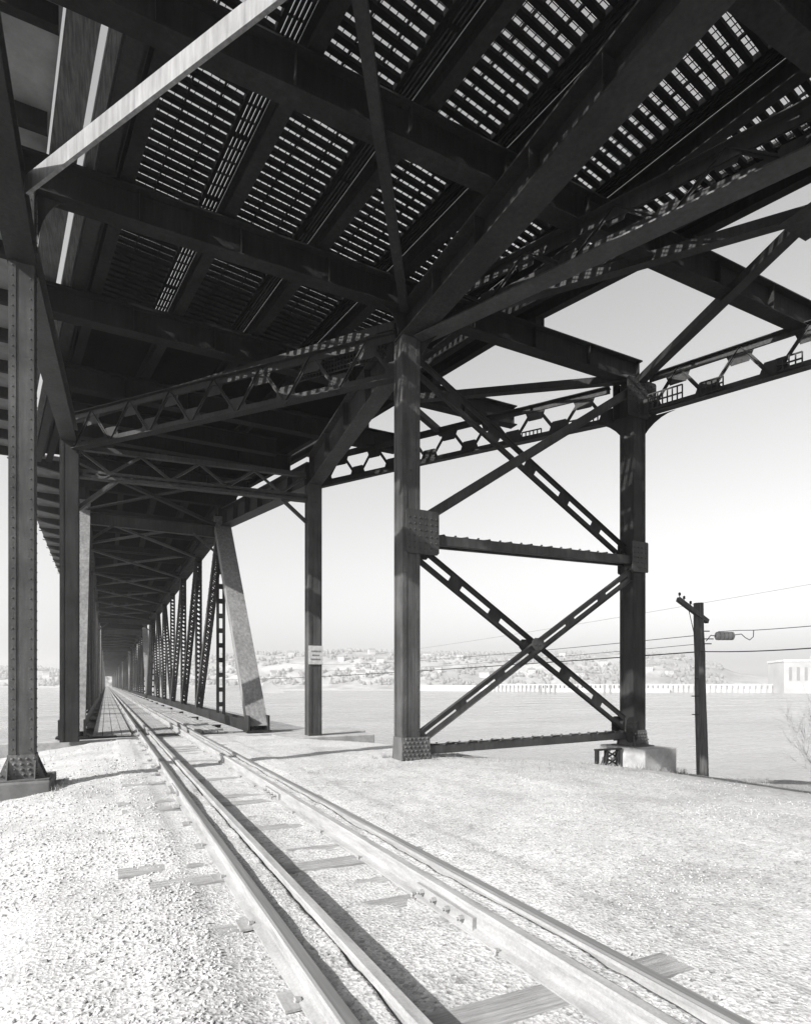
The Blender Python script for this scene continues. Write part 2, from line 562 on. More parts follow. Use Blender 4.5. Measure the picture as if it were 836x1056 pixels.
# ------------------------------------------------------------------ track
TC = 1.655
RB = GZ + .012          # rail foot level
prof = [(-.068, 0), (.068, 0), (.068, .012), (.012, .03), (.010, .115), (.036, .13), (.036, .158), (.028, .168), (-.028, .168), (-.036, .158), (-.036, .13), (-.010, .115), (-.012, .03), (-.068, .012)]
END = 560
tie_ys = [.78 + .53 * i for i in range(36)]
def make_rail(x, name, label, joints, running, group):
    root = empty(name, (x, 0, RB))
    tag(root, label, 'rail', group)
    r = MB()
    pf = [(a, b) for a, b in prof if b < .15]
    seg = [(-30, 2)]; y = 2
    pts = [-30] + list(range(0, 24, 2)) + [60, 120, 200, 300, 420, END]
    for a, b in zip(pts, pts[1:]):
        r.extrude_profile([(p[0], p[1]) for p in prof[:6]] + [(.034, .1535), (-.034, .1535)] + [(p[0], p[1]) for p in prof[10:]], (0, a, 0), (0, b, 0))
    h = MB()
    h.extrude_profile([(.0365, .1541), (.0365, .160), (.028, .170), (-.028, .170), (-.0365, .160), (-.0365, .1541)], (0, -30, 0), (0, END, 0))
    h.build('rail_head', M['head'] if running else M['rail'], root)
    for jy in joints:
        j = MB()
        for k in (-1, 1):
            j.beam((k * .028, jy - .38, .062), (k * .028, jy + .38, .062), .030, .078)
        jo = j.build('joint_bar', M['rail'], root)
        for q in range(4):
            yy = jy - .27 + q * .18
            for k in (-1, 1):
                b = MB()
                b.cyl((k * .04, yy, .066), (k * .078, yy, .066), .021, .019, 6)
                b.cyl((k * .078, yy, .066), (k * .095, yy, .066), .010, .010, 6)
                b.build('bolt', M['rail'], jo)
    s = r
    for ty in tie_ys[::2]:
        for k in (-1, 1):
            s.cyl((k * .078, ty + k * .03, 0.0), (k * .078, ty + k * .03, .022), .013, .013, 6)
            s.beam((k * .085, ty + k * .03, .026), (k * .055, ty + k * .03, .021), .03, .014)
        if running: s.box(-.15, .15, ty - .09, ty + .09, -.004, .011)
    r.build('rail_web', M['rail'], root)
    return root
make_rail(.92, 'running_rail', 'left running rail of the track, outermost on the left', [9.2, 16.0], True, 'rails of the single track')
make_rail(1.19, 'guard_rail', 'left guard rail just inside the left running rail', [6.9, 7.9], False, 'rails of the single track')
make_rail(2.12, 'guard_rail', 'right guard rail with bolted joint bars, inside the right running rail', [3.55, 8.3], False, 'rails of the single track')
make_rail(2.39, 'running_rail', 'right running rail of the track, smooth head, outermost on the right', [7.6, 14.4], True, 'rails of the single track')

tm = []
for k in range(5):
    t = MB(); r0 = random.Random(k)
    # a hewn tie: ends slightly skewed
    e = [r0.uniform(-.03, .03) for _ in range(8)]
    t.quadbox([(-1.3 + e[0], -.11, -.17), (1.3 + e[1], -.11 + e[4] * .3, -.17), (1.3 + e[2], .11, -.17), (-1.3 + e[3], .11, -.17),
               (-1.3 + e[0], -.108, 0), (1.3 + e[1], -.108 + e[4] * .3, 0), (1.3 + e[2], .108, 0), (-1.3 + e[3], .108, 0)])
    tm.append(t.mesh('tie', M['tie']))
for i, ty in enumerate(tie_ys):
    o = bpy.data.objects.new('tie', tm[i % 5]); link(o)
    o.location = (TC - .10 + random.uniform(-.15, .12), ty + random.uniform(-.02, .02), RB + (.003 if i in (3, 8) else random.uniform(-.014, .0) if random.random() < .38 or i in (3, 8) else random.uniform(-.045, -.022)))
    o.rotation_euler = (random.uniform(-.01, .01), random.uniform(-.006, .006), random.uniform(-.03, .03))
    tag(o, 'weathered wooden tie half buried in pale ballast under the rails', 'railroad tie', 'ties bedded in the ballast')

# ------------------------------------------------------------------ lattice truss (used by viaduct)
def lattice(parent, a, b, depth, name='lattice_truss', pitch=1.5, mesh_bays=(), gs=.31, mat='steel', chord=.16):
    """a, b: bottom chord line ends"""
    a = V(a); b = V(b); L = (b - a).length
    d, s, u = ortho(a, b)
    r = MB()
    for z0 in (0, depth):
        kk = 1 if z0 == 0 else -1
        r.beam(a + u * z0, b + u * z0, chord * 1.5, .018)
        for k in (-1, 1):
            r.beam(a + u * (z0 + kk * chord / 2) + s * (k * .02), b + u * (z0 + kk * chord / 2) + s * (k * .02), .014, chord)
    root = r.build(name, M[mat], parent)
    n = max(2, round(L / pitch)) * 2
    prev = None
    for i in range(n + 1):
        top = i % 2
        p = a + d * (L * i / n) + u * (depth if top else 0)
        q = gs * 1.15
        sg = -1 if top else 1
        c = [p - d * q, p + d * q, p + d * (q * .55) + u * (sg * q * 1.15), p - d * (q * .55) + u * (sg * q * 1.15)]
        gp = MB(); rv = gp
        gp.plate(c, .01, s)
        for e in (-.6, -.2, .2, .6):
            for k in (-1, 1):
                rv.rivet(p + d * (q * e) + u * (sg * .05) + s * (k * .036), s * k, .016)
        gp.build('gusset', M[mat], root)
        if prev is not None:
            wb = MB()
            wb.beam(prev + s * .012, p + s * .012, .014, .09)
            wb.beam(prev + s * .03, p + s * .03, .05, .012)
            wb.build('web_bar', M[mat], root)
        prev = p
    if mesh_bays:
        g = MB()
        for (t0, t1, z0, z1) in mesh_bays:
            p0 = a + d * (L * t0) + s * .12; p1 = a + d * (L * t1) + s * .12
            m = max(2, int((p1 - p0).length / .11))
            for i in range(m + 1):
                c = p0.lerp(p1, i / m)
                g.beam(c + u * z0, c + u * z1, .03, .03, up=d)
            for zz in (z0, (z0 + z1) / 2, z1):
                g.beam(p0 + u * zz, p1 + u * zz, .034, .03)
        g.build('mesh_panel', M[mat], root)
    return root

# ------------------------------------------------------------------ viaduct
via = empty('highway_viaduct', (1.7, 11.35, GZ))
tag(via, 'riveted steel viaduct on tall columns carrying the open grating road deck overhead', 'viaduct')
def vp(mb, name, mat='steel', parent=None, smooth=False):
    o = mb.build(name, M[mat], parent or via, smooth)
    if parent is None:
        o.location = (-via.location.x, -via.location.y, -via.location.z)
    return o

BY = 11.35
P1 = V((-1.2, BY, 0)); T3 = V((5.77, BY, 0)); T4 = V((12.5, BY, 0))
P2 = V((-.92, 19.3, 0)); T2 = V((6.03, 18.6, 0))

def column(p, s, z0, z1, mat='steel_col'):
    c = MB()
    x, y = p.x, p.y
    h = s / 2
    # closed box of plates with corner angles standing proud
    c.box(x - h, x + h, y - h, y + h, z0, z1)
    for i in (-1, 1):
        for j in (-1, 1):
            cx, cy = x + i * h, y + j * h
            c.box(min(cx, cx - i * .09), max(cx, cx - i * .09), cy - (.0 if j > 0 else .012), cy + (.012 if j > 0 else 0), z0, z1)
            c.box(cx - (.0 if i > 0 else .012), cx + (.012 if i > 0 else 0), min(cy, cy - j * .09), max(cy, cy - j * .09), z0, z1 - .001)
    r = c
    zz = z0 + .15
    while zz < z1:
        for i in (-1, 1):
            r.rivet((x + i * (h - .045), y - h - .012, zz), (0, -1, 0), .014)
            r.rivet((x + (-h - .012 if x > 0 else h + .012), y + i * (h - .045), zz), (-1 if x > 0 else 1, 0, 0), .014)
        zz += .16
    return vp(c, 'column', mat)

def base_gusset(p, s, z0, z1, flare, col, xr=(0, 0)):
    g = MB(); r = g
    h = s / 2
    for j in (-1, 1):
        y = p.y + j * (h + .022)
        g.plate([(p.x - h - flare - xr[0], y, z0), (p.x + h + flare + xr[1], y, z0), (p.x + h + .01 + xr[1], y, z1), (p.x - h - .01 - xr[0], y, z1)], .018, (0, 1, 0))
    g.plate([(p.x - h - .02, p.y - h - flare, z0), (p.x - h - .02, p.y + h + flare, z0), (p.x - h - .02, p.y + h, z1), (p.x - h - .02, p.y - h, z1)], .018, (1, 0, 0))
    g.plate([(p.x + h + .02, p.y - h - flare, z0), (p.x + h + .02, p.y + h + flare, z0), (p.x + h + .02, p.y + h, z1), (p.x + h + .02, p.y - h, z1)], .018, (1, 0, 0))
    g.box(p.x - h - flare - .06, p.x + h + flare + .06, p.y - h - flare - .06, p.y + h + flare + .06, z0 - .03, z0 - .001)
    k = 0
    zz = z0 + .06
    while zz < z1 - .02:
        wx = h + flare * (1 - (zz - z0) / (z1 - z0)) - .03
        xx = p.x - wx - xr[0]
        while xx < p.x + wx + xr[1]:
            r.rivet((xx + (.04 if k % 2 else 0), p.y - h - .031, zz), (0, -1, 0), .026)
            xx += .10
        k += 1; zz += .085
    o = g.build('base_gusset', M['steel_dusty'], col)
    return o

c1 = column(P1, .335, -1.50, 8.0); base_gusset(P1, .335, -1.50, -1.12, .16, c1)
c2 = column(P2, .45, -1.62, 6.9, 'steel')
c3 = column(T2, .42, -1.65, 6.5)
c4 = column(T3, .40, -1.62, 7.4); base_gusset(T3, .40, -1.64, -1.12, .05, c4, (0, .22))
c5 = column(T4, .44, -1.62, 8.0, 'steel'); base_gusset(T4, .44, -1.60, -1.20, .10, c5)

# main longitudinal girders
g = MB()
g.ibeam((5.8, -9, 7.38), (5.8, BY + .2, 7.38), .52, .62, .035, .02); g.stiff((5.8, -9, 7.38), (5.8, BY, 7.38), .5, .62, 1.4)
vp(g, 'main_girder')
g = MB()
g.ibeam((5.8, BY + .22, 7.0), (6.03, 18.5, 6.46), .42, .95, .03, .02); g.stiff((5.8, BY + .4, 7.0), (6.03, 18.4, 6.46), .4, .95, 1.4)
vp(g, 'main_girder', 'steel_mid')
g = MB()
g.ibeam((6.03, 18.62, 6.46), (4.75, 27.0, 7.0), .5, .75, .03, .02); g.stiff((6.0, 18.8, 6.47), (4.78, 26.9, 7.0), .5, .75, 1.2)
vp(g, 'main_girder', 'steel_mid')
g = MB()
g.ibeam((-1.2, -9, 6.72), (-1.2, BY + .1, 6.72), .40, .42, .03, .02); vp(g, 'main_girder')
g = MB()
g.ibeam((-1.2, BY + .12, 6.72), (-.92, 19.5, 6.85), .40, .5, .03, .02); vp(g, 'main_girder', 'steel_mid')

# splayed girder on the right
def add_lattice(*a, **k):
    o = lattice(via, *a, **k)
    o.location = (-via.location.x, -via.location.y, -via.location.z)
    return o
add_lattice((5.95, 11.1, 7.36), (12.6, -4.2, 7.36), .66, name='splayed_girder', pitch=1.7, gs=.22, chord=.2)
g = MB(); g.beam((5.95, 11.1, 7.36), (12.6, -4.2, 7.36), .40, .03, uo=-.03); vp(g, 'cover_plate', 'steel_mid')
# edge lattice truss
add_lattice((12.2, 11.85, 7.08), (6.93, 20.0, 7.08), .98, pitch=1.45, mesh_bays=((.0, .12, .05, .36), (.20, .26, .05, .34)))
add_lattice((12.68, 10.95, 7.08), (19.0, -4.6, 7.08), .98, pitch=1.45, mesh_bays=((.0, .05, .05, .45), (.075, .105, .05, .34), (.17, .2, .05, .34)))
# skew portal truss P2 -> T3
add_lattice((-.8, 19.1, 6.62), (5.6, 11.55, 6.62), .98, name='portal_truss', pitch=1.35, gs=.30)
g = MB()                                     # mesh panels hung by the post head
for (xa, xb) in ((3.1, 5.5),):
    y0 = 14.96; 
    p0 = V((4.1, 13.75, 7.22)); p1 = V((5.5, 11.85, 7.22)); m = 28
    for i in range(m + 1):
        c = p0.lerp(p1, i / m); g.beam(c, c + Z * .42, .022, .022, up=V((1, 0, 0)))
    for z0 in (0, .1, .2, .3, .42):
        g.beam(p0 + Z * z0, p1 + Z * z0, .024, .022)
vp(g, 'mesh_panel')

# portal at P2 - T2
g = MB()
a = V((-.7, 19.4, 6.05)); b = V((5.8, 18.65, 6.05))
g.channels(a, b, .22, .25, (0, 0, 1), fl=.07); g.lacing(a, b, .2, (0, 0, 1), V((0, -.13, 0)), .3, .04)
g.beam(a + Z * .75, b + Z * .75, .16, .14)
n = 8
for i in range(n):
    p = a.lerp(b, i / n) + Z * (.1 if i % 2 else .7); q = a.lerp(b, (i + 1) / n) + Z * (.7 if i % 2 else .1)
    g.beam(p, q, .08, .07)
vp(g, 'portal_strut', 'steel_mid')
for (pa, pb) in (((-.72, 19.4, 5.05), (.3, 19.3, 5.98)), ((5.85, 18.65, 5.25), (5.05, 18.85, 5.98))):
    g = MB(); g.beam(pa, pb, .16, .1); vp(g, 'knee_brace', 'steel_mid')

def edge_x(y): return 9.35 - .318 * (y - 11.0) if y < 12 else 9.032 - .21 * (y - 12) if y < 20 else 7.35 - .25 * (y - 20)
# floor beams
fb = [(-6.1, 14.5), (-2.6, 14.5), (.9, 15.5), (4.4, 15.6), (7.9, 14.6), (BY, 12.7), (14.9, 11.3), (18.4, 8.9), (21.9, 6.2), (25.4, 5.4)]
for y, xe in fb:
    g = MB()
    g.ibeam((-1.35, y, 8.0), (xe, y, 8.0), .32, .6, .03, .018)
    g.box(-1.3, edge_x(y) - .8, y - .03, y + .03, 8.601, 8.708)
    g.stiff((-1.2, y, 8.0), (xe - .1, y, 8.0), .3, .6, 1.6)
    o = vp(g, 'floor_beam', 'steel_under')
# lateral bracing
def angle_brace(a, b, w=.16, mat='steel'):
    g = MB(); g.beam(a, b, w, .014); g.beam(a, b, .014, w * .7, so=w / 2 - .007, uo=w * .35)
    return vp(g, 'lateral_brace', mat)
def heavy_brace(a, b, w=.24, mat='steel'):
    g = MB(); a = V(a); b = V(b)
    g.beam(a, b, w, .02)
    for k in (-1, 1):
        g.beam(a, b, .016, .16, so=k * (w / 2 - .01), uo=.09)
    return vp(g, 'lateral_brace', mat)
g = MB(); g.beam((-.98, 9.73, 6.95), (5.6, -.37, 6.95), .05, .25); g.beam((-.98, 9.73, 7.09), (5.6, -.37, 7.09), .16, .016, so=-.105)
vp(g, 'lateral_brace', 'steel_pale')  # sun on this diagonal is put into its pale colour
heavy_brace((5.6, 11.15, 7.90), (-1.1, .4, 7.90), .17)
heavy_brace((5.6, 11.6, 7.72), (-1.0, 20.2, 7.72), .1)
heavy_brace((12.4, 11.2, 8.02 - .05), (7.3, 15.1, 7.97), .2)
heavy_brace((12.6, 11.2, 7.95), (10.7, 5.8, 7.95), .22)
heavy_brace((10.7, 5.8, 7.92), (7.2, 10.4, 7.92), .2)
heavy_brace((10.7, 5.8, 7.93), (15.2, 4.4, 7.93), .2)
heavy_brace((7.4, 14.9, 7.96), (9.6, 18.0 - 1.6, 7.96), .16)
angle_brace((6.1, 18.6, 6.4), (10.0, 15.3, 7.1)); angle_brace((-1.0, 20.8, 6.9), (4.5, 27.3, 7.0))
angle_brace((4.5, 20.8, 7.2), (-1.0, 27.3, 7.0))
g = MB(); g.plate([(10.3, 5.5, 7.9), (11.1, 5.5, 7.9), (11.1, 6.2, 7.9), (10.3, 6.2, 7.9)], .02, (0, 0, 1)); vp(g, 'gusset_plate')

# tower bracing T3 - T4 (rises in the plane of the bent)
sx = V((0, 0, 1))
def xb(a, b, w, pitch, yo, mat='steel', holes=True, name='cross_brace', st=.32):
    g = MB(); a = V(a); b = V(b)
    for k in (0,):
        o = V((0, yo, 0))
        if holes: g.ladder(a, b, w, Z, t=.014, strip=st, pitch=pitch, batten=pitch * .3, off=o)
        else: g.beam(a + o, b + o, .014, w)
    # flanges along both edges
    d = (b - a).normalized(); s = (Z - d * Z.dot(d)).normalized()
    for k in (-1, 1):
        e = s * (k * w / 2) + V((0, yo, 0))
        for j in (-1, 1):
            g.beam(a + e + V((0, j * .03, 0)), b + e + V((0, j * .03, 0)), .05, .012, up=s)
    return vp(g, name, mat)
zt = 7.0
xb((5.95, BY, 7.0), (12.3, BY, 3.45), .36, 1.15, .06)
xb((6.0, BY, 3.5), (12.35, BY, 7.75), .20, 1, -.14, 'steel_mid', False)
xb((5.95, BY, 2.95), (12.35, BY, -1.1), .34, 1.2, .06)
xb((6.0, BY, -1.15), (12.3, BY, 2.9), .27, 1.1, -.14, 'steel_mid', st=.41)
def strut(a, b, h, dep, mat='steel_mid'):
    g = MB(); a = V(a); b = V(b)
    for k in (-1, 1):
        g.beam(a, b, .016, h, so=k * dep / 2)
        g.beam(a, b, .07, .014, so=k * (dep / 2 - .04), uo=-h / 2)
    g.lacing(a, b, dep, (0, 1, 0), Z * (h / 2 + .012), .3, .05)
    r = g; L = (b - a).length; n = int(L / .3)
    for i in range(n + 1):
        c = a.lerp(b, i / n)
        for k in (-1, 1):
            r.cyl(c + Z * (h / 2 + .01) + V((0, k * dep / 2, 0)), c + Z * (h / 2 + .03) + V((0, k * dep / 2, 0)), .035, .022, 6)
    vp(g, 'cross_strut', mat)
strut((5.98, BY, 3.13), (12.3, BY, 3.27), .21, .34, 'steel_mid')
strut((6.0, BY, -1.42), (12.3, BY, -1.32), .17, .34)
def node_plate(x0, x1, z0, z1, mat='steel_mid', cut=.12):
    g = MB(); r = g
    for j in (-1, 1):
        y = BY + j * .245
        g.plate([(x0, y, z0 + cut), (x0 + cut, y, z0), (x1 - cut, y, z0), (x1, y, z0 + cut), (x1, y, z1 - cut), (x1 - cut, y, z1), (x0 + cut, y, z1), (x0, y, z1 - cut)], .02, (0, 1, 0))
    zz = z0 + .12
    while zz < z1 - .08:
        xx = x0 + .08
        while xx < x1 - .04:
            r.rivet((xx, BY - .256, zz), (0, -1, 0), .022); xx += .13
        zz += .13
    vp(g, 'gusset_plate', mat)
node_plate(5.62, 6.42, 2.78, 3.72, 'steel_mid', .05); node_plate(12.22, 12.80, 2.95, 3.75, 'steel_mid', .03)
node_plate(12.05, 13.1, 7.0, 8.02, 'steel', .04); node_plate(8.95, 9.3, .82, 1.1, 'steel_mid', .08)
node_plate(12.0, 12.4, -1.5, -.85, 'steel', .08)
# curved knee plates
def knee(p, dx, dy, w, h, z, mat='steel'):
    g = MB(); n = 8
    d = V((dx, dy, 0)).normalized()
    pts = [V(p) + Z * z, V(p) + Z * z + d * w]
    for i in range(1, n):
        t = i / n * math.pi / 2
        pts.append(V(p) + Z * (z - h * (1 - math.cos(t)) ** .9) + d * (w * (1 - math.sin(t)) ** 1.0))
    pts.append(V(p) + Z * (z - h))
    nrm = V((-dy, dx, 0))
    g.plate(pts, .02, nrm)
    return vp(g, 'knee_plate', mat)
knee((12.28, BY, 0), -.56, .83, .95, .95, 7.07); knee((12.7, BY, 0), .38, -.93, .95, .95, 7.07)
knee((5.98, BY, 0), 1, 0, .45, .95, 7.35); knee((5.98, BY - .1, 0), .4, -.9, .7, .6, 7.35)
knee((-1.0, BY, 0), 1, 0, .4, .9, 8.0); knee((5.57, BY, 0), -1, 0, .4, .6, 8.0)

# ---- the road deck: stringers, grating bays, sidewalk
SL = -.149
sv = V((SL, 1, 0)).normalized(); tv = V((sv.y, -sv.x, 0))          # along the road / across it
def sxat(x0, y): return x0 + SL * (y - 11.65)
X0 = [.28, 2.0, 3.82, 5.62, 7.9]
ZS, ZD = 8.71, 9.06
def edge_x(y): return 9.35 - .318 * (y - 11.0) if y < 12 else 9.032 - .21 * (y - 12) if y < 20 else 7.35 - .25 * (y - 20)
YA, YB, YE = -5.0, 16.4, 27.0
for x0 in X0:
    g = MB()
    ye = min(YE, 14 if x0 > 7 else YE)
    g.ibeam((sxat(x0, YA), YA, ZS), (sxat(x0, ye), ye, ZS), .22, .34, .022, .016)
    vp(g, 'stringer', 'steel_under')
def grid_strip(g, pa, pb, x0f, x1f, ya, yb):
    """slots running along the road between x0f(y) and x1f(y)"""
    n = 4
    for i in range(n + 1):
        k = i / n
        a = V((x0f(ya) * (1 - k) + x1f(ya) * k, ya, ZD + .02)); b = V((x0f(yb) * (1 - k) + x1f(yb) * k, yb, ZD + .02))
        g.beam(a, b, .036, .05)
    y = ya
    while y < yb:
        g.beam((x0f(y), y, ZD + .055), (x1f(y), y, ZD + .055), .02, .03, )
        y += .30
    y = ya
    while y < yb:
        g.beam((x0f(y), y, ZD + .03), (x1f(y), y, ZD + .03), .06, .05, ); y += 1.5
bays = []
for i, x0 in enumerate(X0):
    g = MB()
    p1 = lambda y, x0=x0: sxat(x0, y) + .13
    if i < 4:
        right = lambda y, x1=X0[i + 1]: sxat(x1, y) - .44
    else:
        right = lambda y: edge_x(y) - .60
    ya = YA; yb = YB if i < 4 else 15.5
    s0 = lambda y: right(y) + .05
    s1 = lambda y: right(y) + .31
    if i < 4:
        grid_strip(g, None, None, s0, s1, ya, yb)
        g.quadbox([(right(ya), ya, ZD - .02), (s0(ya), ya, ZD - .02), (s0(yb), yb, ZD - .02), (right(yb), yb, ZD - .02),
                   (right(ya), ya, ZD + .09), (s0(ya), ya, ZD + .09), (s0(yb), yb, ZD + .09), (right(yb), yb, ZD + .09)])
    y = ya
    slope = tv.y / tv.x
    while y < yb:
        # a bar crossing the bay square to the road
        xl = p1(y); xr = right(y + 0)
        if xr - xl > .1:
            yr = y + slope * (xr - xl)
            g.beam((xl, y, ZD + .035), (xr, yr, ZD + .035), .085, .079)
            g.beam((xl, y + .1, ZD + .065), (xr, yr + .1, ZD + .065), .006, .014)
        y += .20
    # thin rods over the bars, parallel to the road, and three heavier ones
    wmid = right(11.65) - p1(11.65); m = int(wmid / .125)
    for k in range(1, m):
        t = k / m
        a = V((p1(ya) * (1 - t) + right(ya) * t, ya, ZD + .072)); b = V((p1(yb) * (1 - t) + right(yb) * t, yb, ZD + .072))
        g.beam(a, b, .007, .018)
    for t in (.36, .74):
        a = V((p1(ya) * (1 - t) + right(ya) * t, ya, ZD + .05)); b = V((p1(yb) * (1 - t) + right(yb) * t, yb, ZD + .05))
        g.beam(a, b, .022, .05)
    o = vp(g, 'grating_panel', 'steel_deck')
# edge strip and fascia on the right
g = MB()
for (ya, yb) in ((YA, 12.0), (12.0, 17.6)):
    grid_strip(g, None, None, lambda y: edge_x(y) - .50, lambda y: edge_x(y) - .14, ya, yb)
    for k, wd in ((-.55, .10), (-.07, .14)):
        g.beam((edge_x(ya) + k, ya, ZD + .04), (edge_x(yb) + k, yb, ZD + .04), wd, .10)
vp(g, 'edge_grating', 'steel_deck')
g = MB()
for (ya, yb) in ((YA, 12.0), (12.02, 20.0), (20.02, 27)):
    g.ibeam((edge_x(ya) + .02, ya, ZS + .1), (edge_x(yb) + .02, yb, ZS + .1), .2, .42, .02, .014)
    g.ibeam((edge_x(ya) - .66, ya, ZS + .02), (edge_x(yb) - .66, yb, ZS + .02), .16, .42, .02, .014)
vp(g, 'edge_stringer', 'steel_under')
for y, xe in fb:
    if 3 < y < 19:
        g = MB(); x = edge_x(y) + .02
        g.box(x - .08, x + .08, y - .1, y + .1, 8.602, ZS + .098)
        g.box(x + .12, x + .16, y - .12, y + .12, 8.602, ZD + .15)
        vp(g, 'stringer_seat')
# road railing above the right edge (seen only through the gaps)
g = MB()
for (ya, yb) in ((YA, 12.0), (12.0, 20.0)):
    for z in (.45, .75, 1.05):
        g.beam((edge_x(ya) + .05, ya, ZD + z), (edge_x(yb) + .05, yb, ZD + z), .05, .06)
y = YA
while y < 20:
    g.beam((edge_x(y) + .05, y, ZD + .12), (edge_x(y) + .05, y, ZD + 1.08), .07, .07); y += 2
vp(g, 'railing')
# closed deck beyond
g = MB()
ya, yb = YB + .02, 27.0
g.quadbox([(sxat(.3, ya), ya, ZD), (edge_x(ya) - .1, ya, ZD), (edge_x(yb), yb, ZD), (sxat(.3, yb) , yb, ZD),
           (sxat(.3, ya), ya, ZD + .1), (edge_x(ya) - .1, ya, ZD + .1), (edge_x(yb), yb, ZD + .1), (sxat(.3, yb), yb, ZD + .1)])
vp(g, 'deck_slab', 'steel_deck')
# left edge: timbers with daylight between them, then the sidewalk slab
def strip(name, xa, xb, z0, z1, mat, ya=YA, yb=27.0):
    g = MB()
    g.quadbox([(sxat(xa, ya), ya, z0), (sxat(xb, ya), ya, z0), (sxat(xb, yb), yb, z0), (sxat(xa, yb), yb, z0),
               (sxat(xa, ya), ya, z1), (sxat(xb, ya), ya, z1), (sxat(xb, yb), yb, z1), (sxat(xa, yb), yb, z1)])
    return vp(g, name, mat)
strip('sidewalk_slab', -2.05, -.90, 8.92, 9.0, 'slab')
strip('edge_timber', -.86, -.48, 8.75, 8.98, 'timber')
strip('edge_timber', -.36, -.24, 8.72, 8.98, 'timber')
strip('edge_timber', -.20, .03, 8.66, 8.98, 'steel')
strip('edge_timber', .06, .14, 8.9, 9.05, 'steel')
y = YA
while y < 27:
    g = MB()
    g.beam((sxat(-2.05, y), y, 8.6), (sxat(-.95, y), y, 8.6), .14, .02); g.beam((sxat(-2.05, y), y, 8.76), (sxat(-.95, y), y, 8.76), .02, .31); y += 1.75
    vp(g, 'sidewalk_bracket', 'steel_under')
g = MB()
for z in (9.2, 9.55, 9.95):
    g.beam((sxat(-2.0, YA), YA, z), (sxat(-2.0, 27), 27, z), .05, .06)
y = YA
while y < 27:
    g.beam((sxat(-2.0, y), y, 9.0), (sxat(-2.0, y), y, 9.97), .06, .06); y += 1.75
vp(g, 'railing')

